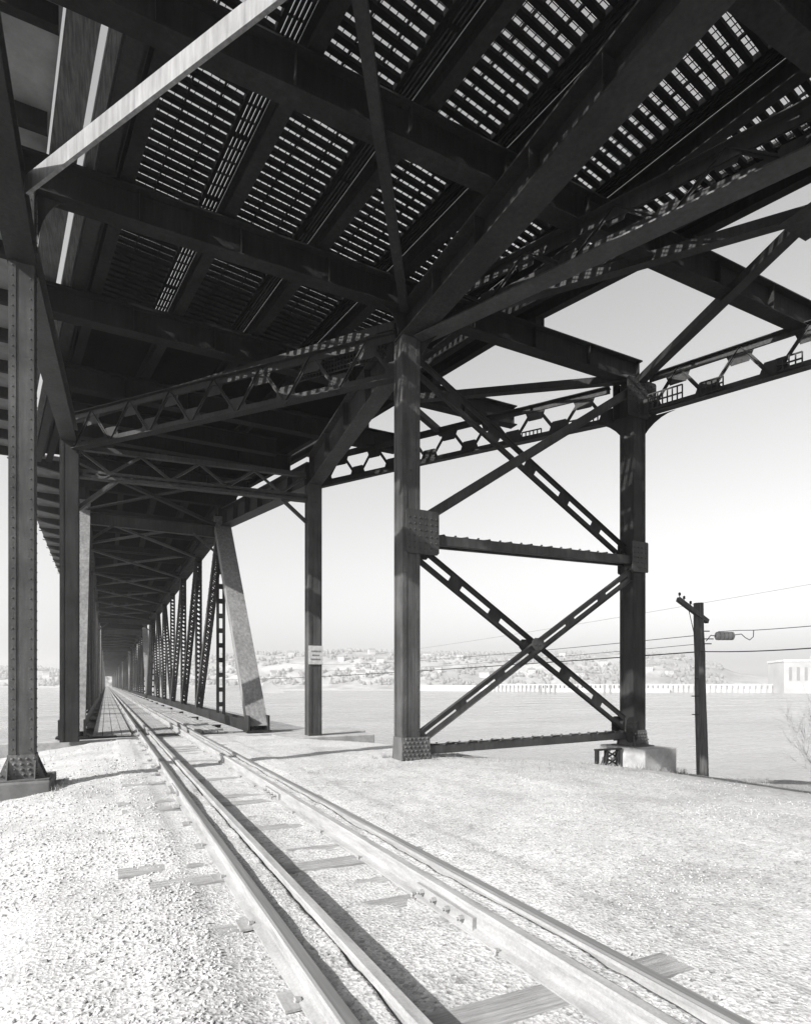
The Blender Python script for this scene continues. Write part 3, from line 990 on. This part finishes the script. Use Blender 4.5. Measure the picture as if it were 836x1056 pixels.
# ------------------------------------------------------------------ truss spans
TL, TR, TB, TZ = -.90, 4.6, -1.55, 7.05
NP, PL = 8, 7.2
LEN = NP * PL
def make_span():
    root = empty('truss_span', (1.7, 20.3, TB))
    def B(mb, name, mat='steel', parent=None):
        o = mb.build(name, M[mat], parent or root)
        if parent is None: o.location = (-1.7, -20.3, -TB)
        return o
    y0 = 20.3
    for X in (TL, TR):
        ins = V((1, 0, 0)) if X < 0 else V((-1, 0, 0))
        g = MB(); g.ibeam((X, y0 + PL - .1, TZ), (X, y0 + LEN - PL + .1, TZ), .55, .5, .03, .3)
        g.lacing((X, y0 + PL, TZ), (X, y0 + LEN - PL, TZ), .5, (1, 0, 0), V((0, 0, -.01)), .6, .06)
        o = B(g, 'top_chord')
        g = MB()
        for k in (-1, 1):
            g.beam((X + k * .2, y0, TB + .1), (X + k * .2, y0 + LEN, TB + .1), .02, .4)
        B(g, 'bottom_chord')
        for e in (0, 1):
            a = V((X, y0 + (LEN if e else 0) + (0 if e else 0), TB)); b = V((X, y0 + (LEN - PL if e else PL), TZ + .3))
            g = MB(); d, s, u = ortho(a, b)
            g.beam(a, b, .68, .02, uo=.24)                    # cover plate
            for k in (-1, 1):
                g.beam(a, b, .02, .46, so=k * .29)
                g.beam(a, b, .08, .016, so=k * .27, uo=-.23)
            g.lacing(a, b, .56, (1, 0, 0), u * -.24, .5, .06)
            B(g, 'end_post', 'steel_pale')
            g = MB(); ye = a.y
            g.box(X - .42, X + .42, ye - .3, ye + .3, TB - .06, TB + .0)
            g.box(X - .36, X - .30, ye - .28, ye + .28, TB + .001, TB + .5); g.box(X + .30, X + .36, ye - .28, ye + .28, TB + .001, TB + .5)
            B(g, 'shoe')
        for i in range(1, NP):
            yy = y0 + i * PL
            g = MB(); a = V((X, yy, TB)); b = V((X, yy, TZ))
            if i in (1, NP - 1):
                for k in (-1, 1): g.ladder(a, b, .36, (1, 0, 0), pitch=.62, batten=.2, strip=.26, off=V((0, k * .1, 0)))
            else:
                g.channels(a, b, .34, .3, (1, 0, 0), fl=.07)
                for k in (-1, 1): g.lacing(a, b, .32, (1, 0, 0), V((0, k * .16, 0)), .26, .055, double=True)
            B(g, 'vertical')
        for i in range(1, NP - 1):
            if i < NP / 2: ya, yb = y0 + i * PL, y0 + (i + 1) * PL
            else: ya, yb = y0 + (i + 1) * PL, y0 + i * PL
            a = V((X, ya, TZ)); b = V((X, yb, TB + .1))
            g = MB(); g.channels(a, b, .36, .34, (1, 0, 0), fl=.09)
            for k in (-1, 1): g.lacing(a, b, .34, (1, 0, 0), (b - a).normalized().cross(V((1, 0, 0))) * (k * .17), .36, .07, double=True)
            B(g, 'diagonal', 'steel_mid' if i % 2 else 'steel')
    # portals and laterals
    for e in (0, 1):
        yy = y0 + (PL if e == 0 else LEN - PL)
        g = MB(); g.ibeam((TL, yy - .1, TZ - .5), (TR, yy - .1, TZ - .5), .2, .5, .02, .012)
        for sx_, X in ((1, TL), (-1, TR)):
            g.beam((X, yy - .6, TZ - 1.5), (X + sx_ * 1.2, yy - .2, TZ - .45), .12, .1)
        B(g, 'portal_frame', 'steel_mid')
    for i in range(1, NP):
        yy = y0 + i * PL
        g = MB(); g.beam((TL, yy, TZ + .1), (TR, yy, TZ + .1), .16, .2); B(g, 'top_strut', 'steel_under')
        if i < NP - 1:
            g = MB(); g.beam((TL, yy, TZ - .02), (TR, yy + PL, TZ - .02), .14, .1); B(g, 'lateral_brace', 'steel_mid')
            g = MB(); g.beam((TR, yy, TZ + .22), (TL, yy + PL, TZ + .22), .14, .1); B(g, 'lateral_brace', 'steel_mid')
            g = MB(); g.beam((TL, yy + PL / 2, 7.9), (TR, yy + PL / 2, 7.9), .2, .4)
            B(g, 'floor_beam', 'steel_under')
    for i in range(0, NP + 1):
        yy = y0 + i * PL
        g = MB(); g.ibeam((TL - .4, yy + (.2 if i == 0 else 0), 8.0), (TR + .7, yy + (.2 if i == 0 else 0), 8.0), .3, .55, .03, .018); B(g, 'floor_beam', 'steel_under')
        for X in (TL, TR):
            g = MB(); g.box(X - .15, X + .15, yy - .15, yy + .15, TZ + .502, 7.998)
            if 0 < i < NP: B(g, 'deck_post')
    for x in (-.8, .6, 2.0, 3.4, 4.8):
        g = MB(); g.ibeam((x, y0 + 6.8, 8.56), (x, y0 + LEN + 6.6, 8.56), .22, .38, .02, .014); B(g, 'stringer', 'steel_under')
    g = MB(); g.box(TL - .2, TR + 1.0, y0 + 6.75, y0 + LEN + 6.7, 8.96, 9.1); B(g, 'road_deck', 'steel_deck')
    g = MB(); g.box(TL - 2.45, TL - .25, y0 + 6.75, y0 + LEN + 6.7, 8.93, 9.0)
    g.box(TL - 2.47, TL - 2.41, y0 + 6.75, y0 + LEN + 6.7, 9.4, 9.46); g.box(TL - 2.47, TL - 2.41, y0 + 6.75, y0 + LEN + 6.7, 9.9, 9.96)
    B(g, 'sidewalk', 'slab')
    n = 24
    for i in range(n):
        yy = y0 + 7 + i * LEN / n
        g = MB()
        g.plate([(TL - 2.5, yy, 8.9), (TL - .1, yy, 8.9), (TL - .1, yy, 8.35), (TL - 2.35, yy, 8.74)], .03, (0, 1, 0))
        g.beam((TL - 2.5, yy, 8.75), (TL - .1, yy, 8.35), .16, .02)
        g.box(TL - 2.48, TL - 2.4, yy - .04, yy + .04, 8.9, 9.96)
        B(g, 'sidewalk_bracket')
    # railway floor
    g = MB()
    for i in range(int(LEN / .45)):
        yy = y0 + .1 + i * .45
        g.box(TC - 1.35, TC + 1.35 + (.8 if i % 4 == 0 else 0), yy, yy + .24, RB - .22, RB - .002)
    o = B(g, 'deck_ties', 'tie'); o['kind'] = 'stuff'
    g = MB()
    for k in range(4):
        g.box(-.36 + k * .27, -.36 + k * .27 + .25, y0 + .0, y0 + LEN, RB - .0, RB + .05)
    B(g, 'walkway_planking', 'plank')
    g = MB()
    for k in range(5):
        g.box(1.33 + k * .135, 1.33 + k * .135 + .125, y0 + .0, y0 + LEN, RB + .0, RB + .03)
    B(g, 'walkway_planking', 'plank')
    g = MB()
    for k in range(4):
        g.box(2.6 + k * .24, 2.6 + k * .24 + .2, y0 + .0, y0 + LEN, RB - .0, RB + .06 + (.05 if k == 0 else 0))
    B(g, 'walkway_planking', 'plank')
    g = MB()
    for x in (.9, 2.4): g.ibeam((x, y0 + .1, TB - .75), (x, y0 + LEN - .1, TB - .75), .3, .55, .03, .015)
    B(g, 'track_stringer')
    for i in range(0, NP + 1):
        yy = y0 + min(max(i * PL, .3), LEN - .3)
        g = MB(); g.ibeam((TL, yy, TB - .85), (TR, yy, TB - .85), .3, .6, .03, .015); B(g, 'track_floor_beam')
    return root
sp = make_span()
ORD = ['first', 'second', 'third', 'fourth', 'fifth', 'sixth', 'seventh', 'eighth', 'ninth']
NS = 9
for i in range(NS):
    o = sp if i == 0 else copy_tree(sp)
    o.location.y = 20.3 + i * (LEN + .6)
    tag(o, ('nearest through truss span of the bridge, starting beyond the abutment' if i == 0 else
            '%s through truss span out over the river, counted from the near bank' % ORD[i]), 'truss span', 'truss spans of the river bridge')
# piers
def make_pier(X, Y):
    p = MB()
    def ring(z, hx, hy):
        n = 16; out = []
        for i in range(n):
            t = 2 * math.pi * i / n
            c, s_ = math.cos(t), math.sin(t)
            out.append((hx * (abs(c) ** .7) * (1 if c > 0 else -1), hy * (abs(s_) ** .5) * (1 if s_ > 0 else -1), z))
        return out
    lv = [(-8.6, 5.0, 1.35), (-3.2, 4.4, 1.05), (-3.15, 4.7, 1.25), (-2.5, 4.7, 1.25)]
    for z, hx, hy in lv: p.v += ring(z, hx, hy)
    for k in range(len(lv) - 1):
        for i in range(16):
            j = (i + 1) % 16
            p.f.append((k * 16 + i, k * 16 + j, (k + 1) * 16 + j, (k + 1) * 16 + i))
    p.f.append(tuple(range(48, 64))); p.f.append(tuple(range(16))[::-1])
    return p.mesh('bridge_pier', M['concrete'])
pm = make_pier(0, 0)
for i in range(1, NS + 1):
    o = link(bpy.data.objects.new('bridge_pier', pm)); o.location = (1.7, 20.3 + i * (LEN + .6) - .3, 0)
    tag(o, 'concrete pier under the meeting of the %s and the next truss span' % ORD[i - 1], 'pier', 'river piers of the bridge')

# abutment and footings
def block(name, x0, x1, y0, y1, z0, z1, mat, label, cat, bev=.03):
    g = MB(); b = bev
    g.box(x0, x1, y0, y1, z0, z1)
    o = g.build(name, M[mat])
    o.location = ((x0 + x1) / 2, (y0 + y1) / 2, z0)
    for v in o.data.vertices: v.co -= o.location
    md = o.modifiers.new('bevel', 'BEVEL'); md.width = bev; md.segments = 2
    tag(o, label, cat); return o
block('abutment', -7.0, 8.3, 19.6, 21.2, -9, -1.64, 'concrete', 'long concrete abutment edge where the near truss rests', 'abutment')
block('abutment_wing', 4.9, 8.0, 18.1, 19.58, -9, -1.66, 'concrete', 'concrete ledge under the slim column with the paper notice', 'abutment')
block('concrete_footing', -3.4, -.78, 10.9, 12.1, -2.2, -1.525, 'concrete_dark', 'low dark concrete footing under the near left column', 'footing')
block('concrete_pedestal', 11.98, 13.15, 10.5, 12.0, -3.2, -1.625, 'concrete', 'square concrete pedestal under the far right tower column', 'pedestal')
block('concrete_footing', 5.3, 6.3, 10.95, 11.85, -2.2, -1.665, 'concrete', 'buried concrete footing under the riveted base of the centre column', 'footing')

# lattice piece beside pedestal
fr = empty('lattice_strut', (11.4, 11.2, -2.1)); tag(fr, 'short steel lattice strut standing beside the concrete pedestal', 'steel strut')
g = MB()
for x in (-.32, .0, .4):
    g.box(x - .03, x + .03, -.05, .05, -.25, .42)
g.box(-.36, .5, -.06, .06, .421, .46)
g.build('frame', M['steel'], fr)
g = MB()
for i in range(3):
    z0 = -.15 + i * .19
    g.beam((.02, -.02, z0), (.38, -.02, z0 + .17), .02, .04); g.beam((.02, .02, z0 + .17), (.38, .02, z0), .02, .04)
g.build('lacing', M['steel'], fr)

# notice on the T2 column
nb = empty('paper_notice', (6.03, 18.37, .95)); tag(nb, 'pale paper notice fixed around the slim column beyond the tower', 'notice')
g = MB(); g.box(-.24, .24, -.02, -.008, -.30, .30); g.build('sheet', M['paper'], nb)
g = MB()
for r_, (x0, x1) in enumerate(((-.15, .16), (-.12, .1), (-.17, .14))):
    z0 = .12 - r_ * .13
    x = x0
    while x < x1:
        wd = random.uniform(.02, .045); g.box(x, x + wd, -.026, -.021, z0 - .02, z0 + .025); x += wd + .014
g.build('lettering', M['ink'], nb)

# ------------------------------------------------------------------ utility pole and wires
pc = ray(725, 800, 18.5); px, py = pc.x, pc.y
gz = ground_z(px, py, False)
up = empty('utility_pole', (px, py, gz - .5)); tag(up, 'dark wooden utility pole with one crossarm standing on the river bank', 'utility pole')
loc = V((px, py, gz - .5)); inv = -loc
top = ray(720, 622, 18.5)
def upb(mb, name, mat, parent=None):
    o = mb.build(name, M[mat], parent or up)
    if parent is None: o.location = inv
    return o
g = MB(); pts = []; rs = []
for i in range(9):
    k = i / 8
    p = loc.lerp(top, k); p += V((random.uniform(-.012, .012), random.uniform(-.012, .012), 0)) if 0 < i < 8 else V((0, 0, 0))
    pts.append(p); rs.append(.19 - .045 * k)
g.tube(pts, rs, 12); upb(g, 'shaft', 'pole')
a0 = ray(699, 618, 17.9); a1 = ray(729, 641, 18.55)
g = MB(); g.beam(a0, a1, .12, .13); upb(g, 'crossarm', 'pole')
for t in (.05, .2, .42):
    c = a0.lerp(a1, t) + Z * .07
    g = MB(); g.cyl(c, c + Z * .08, .012, .012, 6); g.cyl(c + Z * .08, c + Z * .13, .04, .03, 8); g.cyl(c + Z * .131, c + Z * .17, .045, .02, 8)
    upb(g, 'insulator', 'steel')
g = MB(); b0 = a0.lerp(a1, .35) - Z * .05
g.tube([b0, b0 + V((.12, 0, -.35)), ray(717, 660, 18.3)], [.012] * 3, 5); upb(g, 'drop_wire', 'wire')
g = MB()
for yy, l in ((651, .16), (659, .28), (664, .22), (737, -.2), (700, -.12), (718, -.22)):
    c = ray(726 if l > 0 else 720, yy, 18.35)
    g.beam(c, c + V((l * ca + (.0), -l * sa, 0)), .025, .03)
upb(g, 'step_bolt', 'steel')
def wire(name, p0, p1, sag, r, label, ext=None):
    g = MB(); n = 24; pts = []
    p0 = V(p0); p1 = V(p1)
    for i in range(n + 1):
        t = i / n; p = p0.lerp(p1, t); p.z -= sag * 4 * t * (1 - t); pts.append(p)
    g.tube(pts, [r] * (n + 1), 5)
    o = g.build(name, M['wire']); tag(o, label, 'cable'); return o
wc = ray(724, 672, 18.3)
cables = MB()
wire('cable', wc, ray(1000, 651, 11), .12, .015, 'thick black cable running right from the utility pole')
wire('cable', wc, ray(180, 700, 110), .5, .019, 'thick black cable running left from the pole across the river view')
w2 = ray(722, 655, 18.4)
wire('cable', w2, ray(300, 684, 90), .5, .011, 'thin upper wire running left from the utility pole')
wire('cable', ray(723, 664, 18.4), ray(300, 690, 90), .5, .009, 'faint lower wire running left from the utility pole')
e0 = ray(777, 650, 17.2)
wire('cable', e0, ray(1000, 627, 12), .05, .010, 'thin upper wire leaving the picture to the right of the splice can')
wire('cable', ray(850, 600, 300), ray(380, 676, 700), 2, .12, 'faint distant power line high over the river')
sc = empty('splice_can', ray(747, 656, 17.8)); tag(sc, 'grey cylindrical splice can hanging on the wire right of the pole', 'splice can')
R = V((ca, -sa, 0)); sl = V((0, 0, .03))
g = MB(); l = .27
g.tube([-R * l, -R * (l - .03), R * (l - .03), R * l], [.08, .125, .125, .08], 14); g.build('can_body', M['concrete'], sc, smooth=False)
g = MB()
for k in (-.18, -.06, .06, .18): g.cyl(R * (k - .008), R * (k + .008), .1275, .1275, 14)
g.build('clamp', M['concrete_dark'], sc)
l0 = V(sc.location)
g = MB(); w2p = ray(728, 661, 18.2)
pts = [w2p, l0 - R * .42 + Z * .02, l0 - R * .27]; g.tube(pts, [.013] * 3, 5)
pts = [l0 + R * .27 + Z * .03, l0 + R * .5 + Z * .06, l0 + R * .62 - Z * .05, l0 + R * .75 - Z * .12, l0 + R * .86 - Z * .02, e0]
g.tube(pts, [.012] * 6, 5); g.tube([l0 - R * .2 + Z * .13, l0 + R * .4 + Z * .17, e0], [.010] * 3, 5)
o = g.build('slack_wire', M['wire'], sc); o.location = -l0

# bare shrub at the right edge
bs = ray(880, 800, 13.5); bs.z = ground_z(bs.x, bs.y, False) - .1
sh = empty('bare_shrub', bs); tag(sh, 'leafless shrub leaning in from the right on the river bank', 'shrub')
g = MB(); rr = random.Random(5)
def twig(p, d, L, r, lev):
    n = 4; pts = [p]; c = p.copy(); dd = d.copy()
    for i in range(n):
        dd = (dd + V((rr.uniform(-.18, .18), rr.uniform(-.18, .18), rr.uniform(-.06, .16)))).normalized()
        c = c + dd * (L / n); pts.append(c.copy())
    rs_ = [r * (1 - .16 * i) for i in range(n + 1)]
    for i in range(n): g.cyl(pts[i], pts[i + 1], rs_[i], rs_[i + 1], 4, caps=False)
    if lev > 0:
        for q in pts[1:]:
            for _ in range(3 if lev > 1 else 2):
                nd = (dd + V((rr.uniform(-.8, .8), rr.uniform(-.8, .8), rr.uniform(-.3, .7)))).normalized()
                twig(q, nd, L * rr.uniform(.45, .7), r * .55, lev - 1)
for i in range(11):
    a = rr.uniform(0, 6.28); e = rr.uniform(.5, 1.6)
    d = (V((math.cos(a), math.sin(a), e)) - R * .5).normalized()
    twig(V((0, 0, 0)), d, rr.uniform(1.1, 1.7), .011, 2)
g.build('branches', M['bark'], sh)

# ------------------------------------------------------------------ far shore
def far_xy(px, d):
    p = ray(px, 706, d); return p.x, p.y
# bank: a low strip of land with the hill behind it
ridge = [(-420, 30), (-150, 26), (0, 16), (60, 14), (120, 20), (200, 27), (270, 31), (330, 34), (400, 33), (460, 31), (520, 30), (580, 31), (640, 31), (690, 30), (730, 22), (765, 12), (800, 8), (900, 7), (1100, 9), (1500, 16)]
def ridge_v(px):
    for (a, b), (c, d) in zip(ridge, ridge[1:]):
        if px <= c:
            k = (px - a) / (c - a); k = k * k * (3 - 2 * k); return b + (d - b) * k
    return ridge[-1][1]
hm = MB(); cols = list(range(-420, 1500, 8)); rows = [(800, 0, None), (812, 0, 1.0), (860, 0, 2.0), (900, .10, 0), (950, .38, 0), (1010, .72, 0), (1080, .95, 0), (1150, 1, 0), (1300, .85, 0), (1700, .3, 0)]
for (d, f, b) in rows:
    for px_ in cols:
        x, y = far_xy(px_, d)
        z = (-8.6 if b is None else -7 + (b or 1.5))
        if f: z = -5 + f * ((ridge_v(px_) * 1150 / 611) + 5) * (1 + .0) + 6 * noise.noise(V((px_ * .02, d * .01, 0))) * f
        hm.v.append((x, y, z))
nc = len(cols)
for j in range(len(rows) - 1):
    for i in range(nc - 1):
        n = j * nc + i; hm.f.append((n, n + 1, n + 1 + nc, n + nc))
tag(hm.build('hills', M['hill'], smooth=True), kind='structure')
bk = MB()
for px_ in range(-420, 1496, 8):
    pass
# leafless woods along slope
wd = MB(); rr = random.Random(3)
def slope_z(px_, d):
    prev = rows[2]
    for r0, r1 in zip(rows, rows[1:]):
        if r0[0] <= d <= r1[0]:
            def zz(r):
                return -5 + r[1] * (ridge_v(px_) * 1150 / 611 + 5) + 6 * noise.noise(V((px_ * .02, r[0] * .01, 0))) * r[1] if r[1] else -5.5
            k = (d - r0[0]) / (r1[0] - r0[0]); return zz(r0) * (1 - k) + zz(r1) * k
    return 0
def blob(mb, c, rx, rz, k):
    n0 = len(mb.v)
    K = 6
    mb.v.append((c.x, c.y, c.z + rz))
    for h in (.75, .35, 0.0):
        r = rx * {.75: .55, .35: 1.0, 0.0: .7}[h]
        for i in range(K):
            t = 2 * math.pi * (i + rr.random() * .5) / K
            q = rr.uniform(.7, 1.25)
            mb.v.append((c.x + math.cos(t) * r * q, c.y + math.sin(t) * r * q, c.z + rz * (h + rr.uniform(-.1, .1))))
    for i in range(K):
        j = (i + 1) % K
        mb.f.append((n0, n0 + 1 + i, n0 + 1 + j))
        for l_ in range(2):
            a = n0 + 1 + l_ * K
            mb.f.append((a + i, a + j, a + K + j, a + K + i)[::-1])
for i in range(5200):
    px_ = rr.uniform(-300, 800); d = rr.uniform(885, 1160)
    if noise.noise(V((px_ * .02, d * .02, 8))) < -.12: continue
    if px_ > 745 and d > 900: continue
    x, y = far_xy(px_, d); z = slope_z(px_, d) - 1
    blob(wd, V((x, y, z)), rr.uniform(2, 5), rr.uniform(4, 9), 0)
tag(wd.build('far_wood', M['wood_far']), 'hazy leafless woods covering the far hillside', 'woods', kind='stuff')

# houses on the far hillside
HS = [(282, 930, 9, 5), (300, 1040, 10, 6), (352, 1000, 10, 5), (372, 925, 14, 6), (383, 1060, 11, 6), (392, 985, 12, 7), (440, 1040, 12, 6), (452, 950, 10, 6), (474, 1020, 10, 6), (500, 930, 16, 6), (528, 1000, 12, 8), (548, 940, 10, 6), (580, 1040, 10, 6), (598, 930, 12, 5), (622, 985, 10, 6), (668, 960, 12, 5), (690, 940, 10, 5), (20, 950, 12, 6), (110, 1000, 10, 6), (48, 980, 10, 5)]
WHERE = ['low on the hillside just right of the bright end post', 'high on the hill right of the bright end post', 'above the riverside road left of the notice column', 'long and low by the road between notice column and centre column',
         'near the hilltop between notice column and centre column', 'tall, midway up the slope left of the centre column', 'near the hilltop just right of the centre column', 'by the road right of the centre column', 'midway up the slope beyond the lower cross brace',
         'broad, by the shore road beyond the cross brace', 'tall, midway up the slope left of where the braces cross', 'low on the slope behind the crossing of the braces', 'near the ridge right of the crossing of the braces', 'low and wide near the shore left of the tower column',
         'midway up the slope left of the tower column', 'wide and low right of the tower column', 'near the end of the hill left of the utility pole', 'on the far shore left of the nearest column', 'on the far shore seen between the left columns, high', 'on the far shore seen just right of the nearest column']
for (px_, d, ww, hh), wh in zip(HS, WHERE):
    x, y = far_xy(px_, d); z = slope_z(px_, d) + 1.5
    root = empty('house', (x, y, z)); root.rotation_euler.z = -YAW + rr.uniform(-.5, .5)
    tag(root, 'small pale house ' + wh, 'house', 'houses on the far hillside')
    g = MB(); g.box(-ww / 2, ww / 2, -4, 4, -3, hh); g.build('wall', M['far_white'], root)
    g = MB(); g.plate([(-ww / 2 - .5, -4.6, hh - .2), (-ww / 2 - .5, 4.6, hh - .2), (-ww / 2 - .5, 0, hh + 3)], .01, (1, 0, 0)); 
    g = MB(); n = 0
    g.v = [(-ww / 2 - .5, -4.6, hh + .01), (ww / 2 + .5, -4.6, hh + .01), (ww / 2 + .5, 4.6, hh + .01), (-ww / 2 - .5, 4.6, hh + .01), (-ww / 2 - .5, 0, hh + 3), (ww / 2 + .5, 0, hh + 3)]
    g.f = [(0, 1, 5, 4), (2, 3, 4, 5), (0, 4, 3), (1, 2, 5), (0, 3, 2, 1)]
    g.build('roof', M['far_dark'], root)
    for k in (-.28, .05, .3):
        g = MB(); g.box(ww * k - .6, ww * k + .6, -4.08, -4.01, hh * .3, hh * .3 + 1.8); g.build('window', M['far_dark'], root)

# dam, lock wall and powerhouse
def dam_seg(name, pa, da, pb, db, z0, z1, th, label, cat, piers=0, mat='far'):
    a = V((*far_xy(pa, da), 0)); b = V((*far_xy(pb, db), 0)); L = (b - a).length
    root = empty(name, (a.x, a.y, z0)); root.rotation_euler.z = math.atan2(b.y - a.y, b.x - a.x)
    tag(root, label, cat)
    g = MB()
    if piers:
        g.box(0, L, -th / 2, th / 2, z1 - z0 - 1.6, z1 - z0)
        g.build('walkway', M[mat], root)
        g = MB(); g.box(0, L, -th * .3, th * .3, 0, (z1 - z0) * .45); g.build('sill_wall', M[mat], root)
        for i in range(piers + 1):
            g = MB(); x = L * i / piers; g.box(x - 1.7, x + 1.7, -th * .6, th * .6, 0, z1 - z0 - 1.61)
            g.build('dam_pier', M[mat], root)
    else:
        g.box(0, L, -th / 2, th / 2, 0, z1 - z0); g.build('wall', M[mat], root)
    return root
dam_seg('dam', 505, 700, 800, 560, -8.5, .6, 5, 'long low dam with a row of piers crossing to the powerhouse', 'dam', 60)
dam_seg('lock_wall', 425, 760, 520, 720, -8.5, -1.0, 6, 'pale low lock wall at the far water line beyond the centre column', 'lock wall', 0, 'far_white')
dam_seg('lock_wall', 560, 640, 690, 600, -8.5, -4.2, 6, 'low white guide wall on the water left of the utility pole', 'lock wall', 0, 'far_white')
dam_seg('river_wall', 290, 790, 425, 785, -8.5, -6.6, 4, 'thin pale river wall along the far shore left of the centre column', 'river wall', 0, 'far')
# timber cribs
for i, px_ in enumerate((557, 562, 567, 572, 623, 629)):
    x, y = far_xy(px_, 520)
    g = MB(); g.cyl((0, 0, 0), (0, 0, 8.2), .9, .8, 8); o = g.build('mooring_pile', M['far_dark']); o.location = (x, y, -8.6)
    tag(o, 'dark mooring pile standing in the river beyond the tower bracing', 'mooring pile', 'mooring piles in the river')
ph_ = ray(826, 706, 540)
root = empty('powerhouse', (ph_.x, ph_.y, -8.5)); root.rotation_euler.z = -YAW - .25
tag(root, 'large pale powerhouse with tall windows at the end of the dam', 'building')
g = MB(); g.box(-18, 18, -12, 30, 0, 29); g.build('wall', M['far'], root)
g = MB(); g.box(-18.6, 18.6, -12.6, 30.6, 29.01, 31); g.build('cornice', M['far_white'], root)
g = MB(); g.box(18.1, 70, -10, 30, 0, 33); g.build('wing', M['far'], root)
g = MB(); g.box(17.9, 70.6, -10.6, 30.6, 33.01, 35); g.build('cornice', M['far_white'], root)
for i in range(5):
    g = MB(); x = -14 + i * 6.2; g.box(x, x + 2.4, -12.15, -12.01, 12, 24); g.build('window', M['far_dark'], root)
for i in range(6):
    g = MB(); x = 22 + i * 8; g.box(x, x + 4, -10.15, -10.01, 9, 28); g.build('window', M['far_dark'], root)
# pointed spoil bank near bright post
x, y = far_xy(278, 560)
g = MB(); 
g.v = [(-14, -6, 0), (14, -6, 0), (16, 8, 0), (-14, 8, 0), (-5, 0, 11), (2, 0, 10)]; g.f = [(0, 1, 5, 4), (1, 2, 5), (2, 3, 4, 5), (3, 0, 4), (0, 3, 2, 1)]
o = g.build('stone_jetty', M['far']); o.location = (x, y, -8.6); tag(o, 'grey sloping stone jetty end standing in the river right of the bright end post', 'jetty')

# ------------------------------------------------------------------ air
HAZE = .0006
if HAZE > 0:
    g = MB(); g.box(-3300, 3300, -2700, 2700, -10.8, 90)
    m = bpy.data.materials.new('haze'); m.use_nodes = True; t = m.node_tree
    for n in list(t.nodes):
        if n.type == 'BSDF_PRINCIPLED': t.nodes.remove(n)
    vol = t.nodes.new('ShaderNodeVolumePrincipled')
    vol.inputs['Color'].default_value = (.96, .96, .96, 1); vol.inputs['Density'].default_value = HAZE
    vol.inputs['Anisotropy'].default_value = .2
    t.links.new(vol.outputs['Volume'], t.nodes['Material Output'].inputs['Volume'])
    hz = g.build('haze', m); tag(hz, kind='stuff')
S.cycles.max_bounces = 6; S.cycles.diffuse_bounces = 3; S.cycles.glossy_bounces = 2; S.cycles.volume_bounces = 0
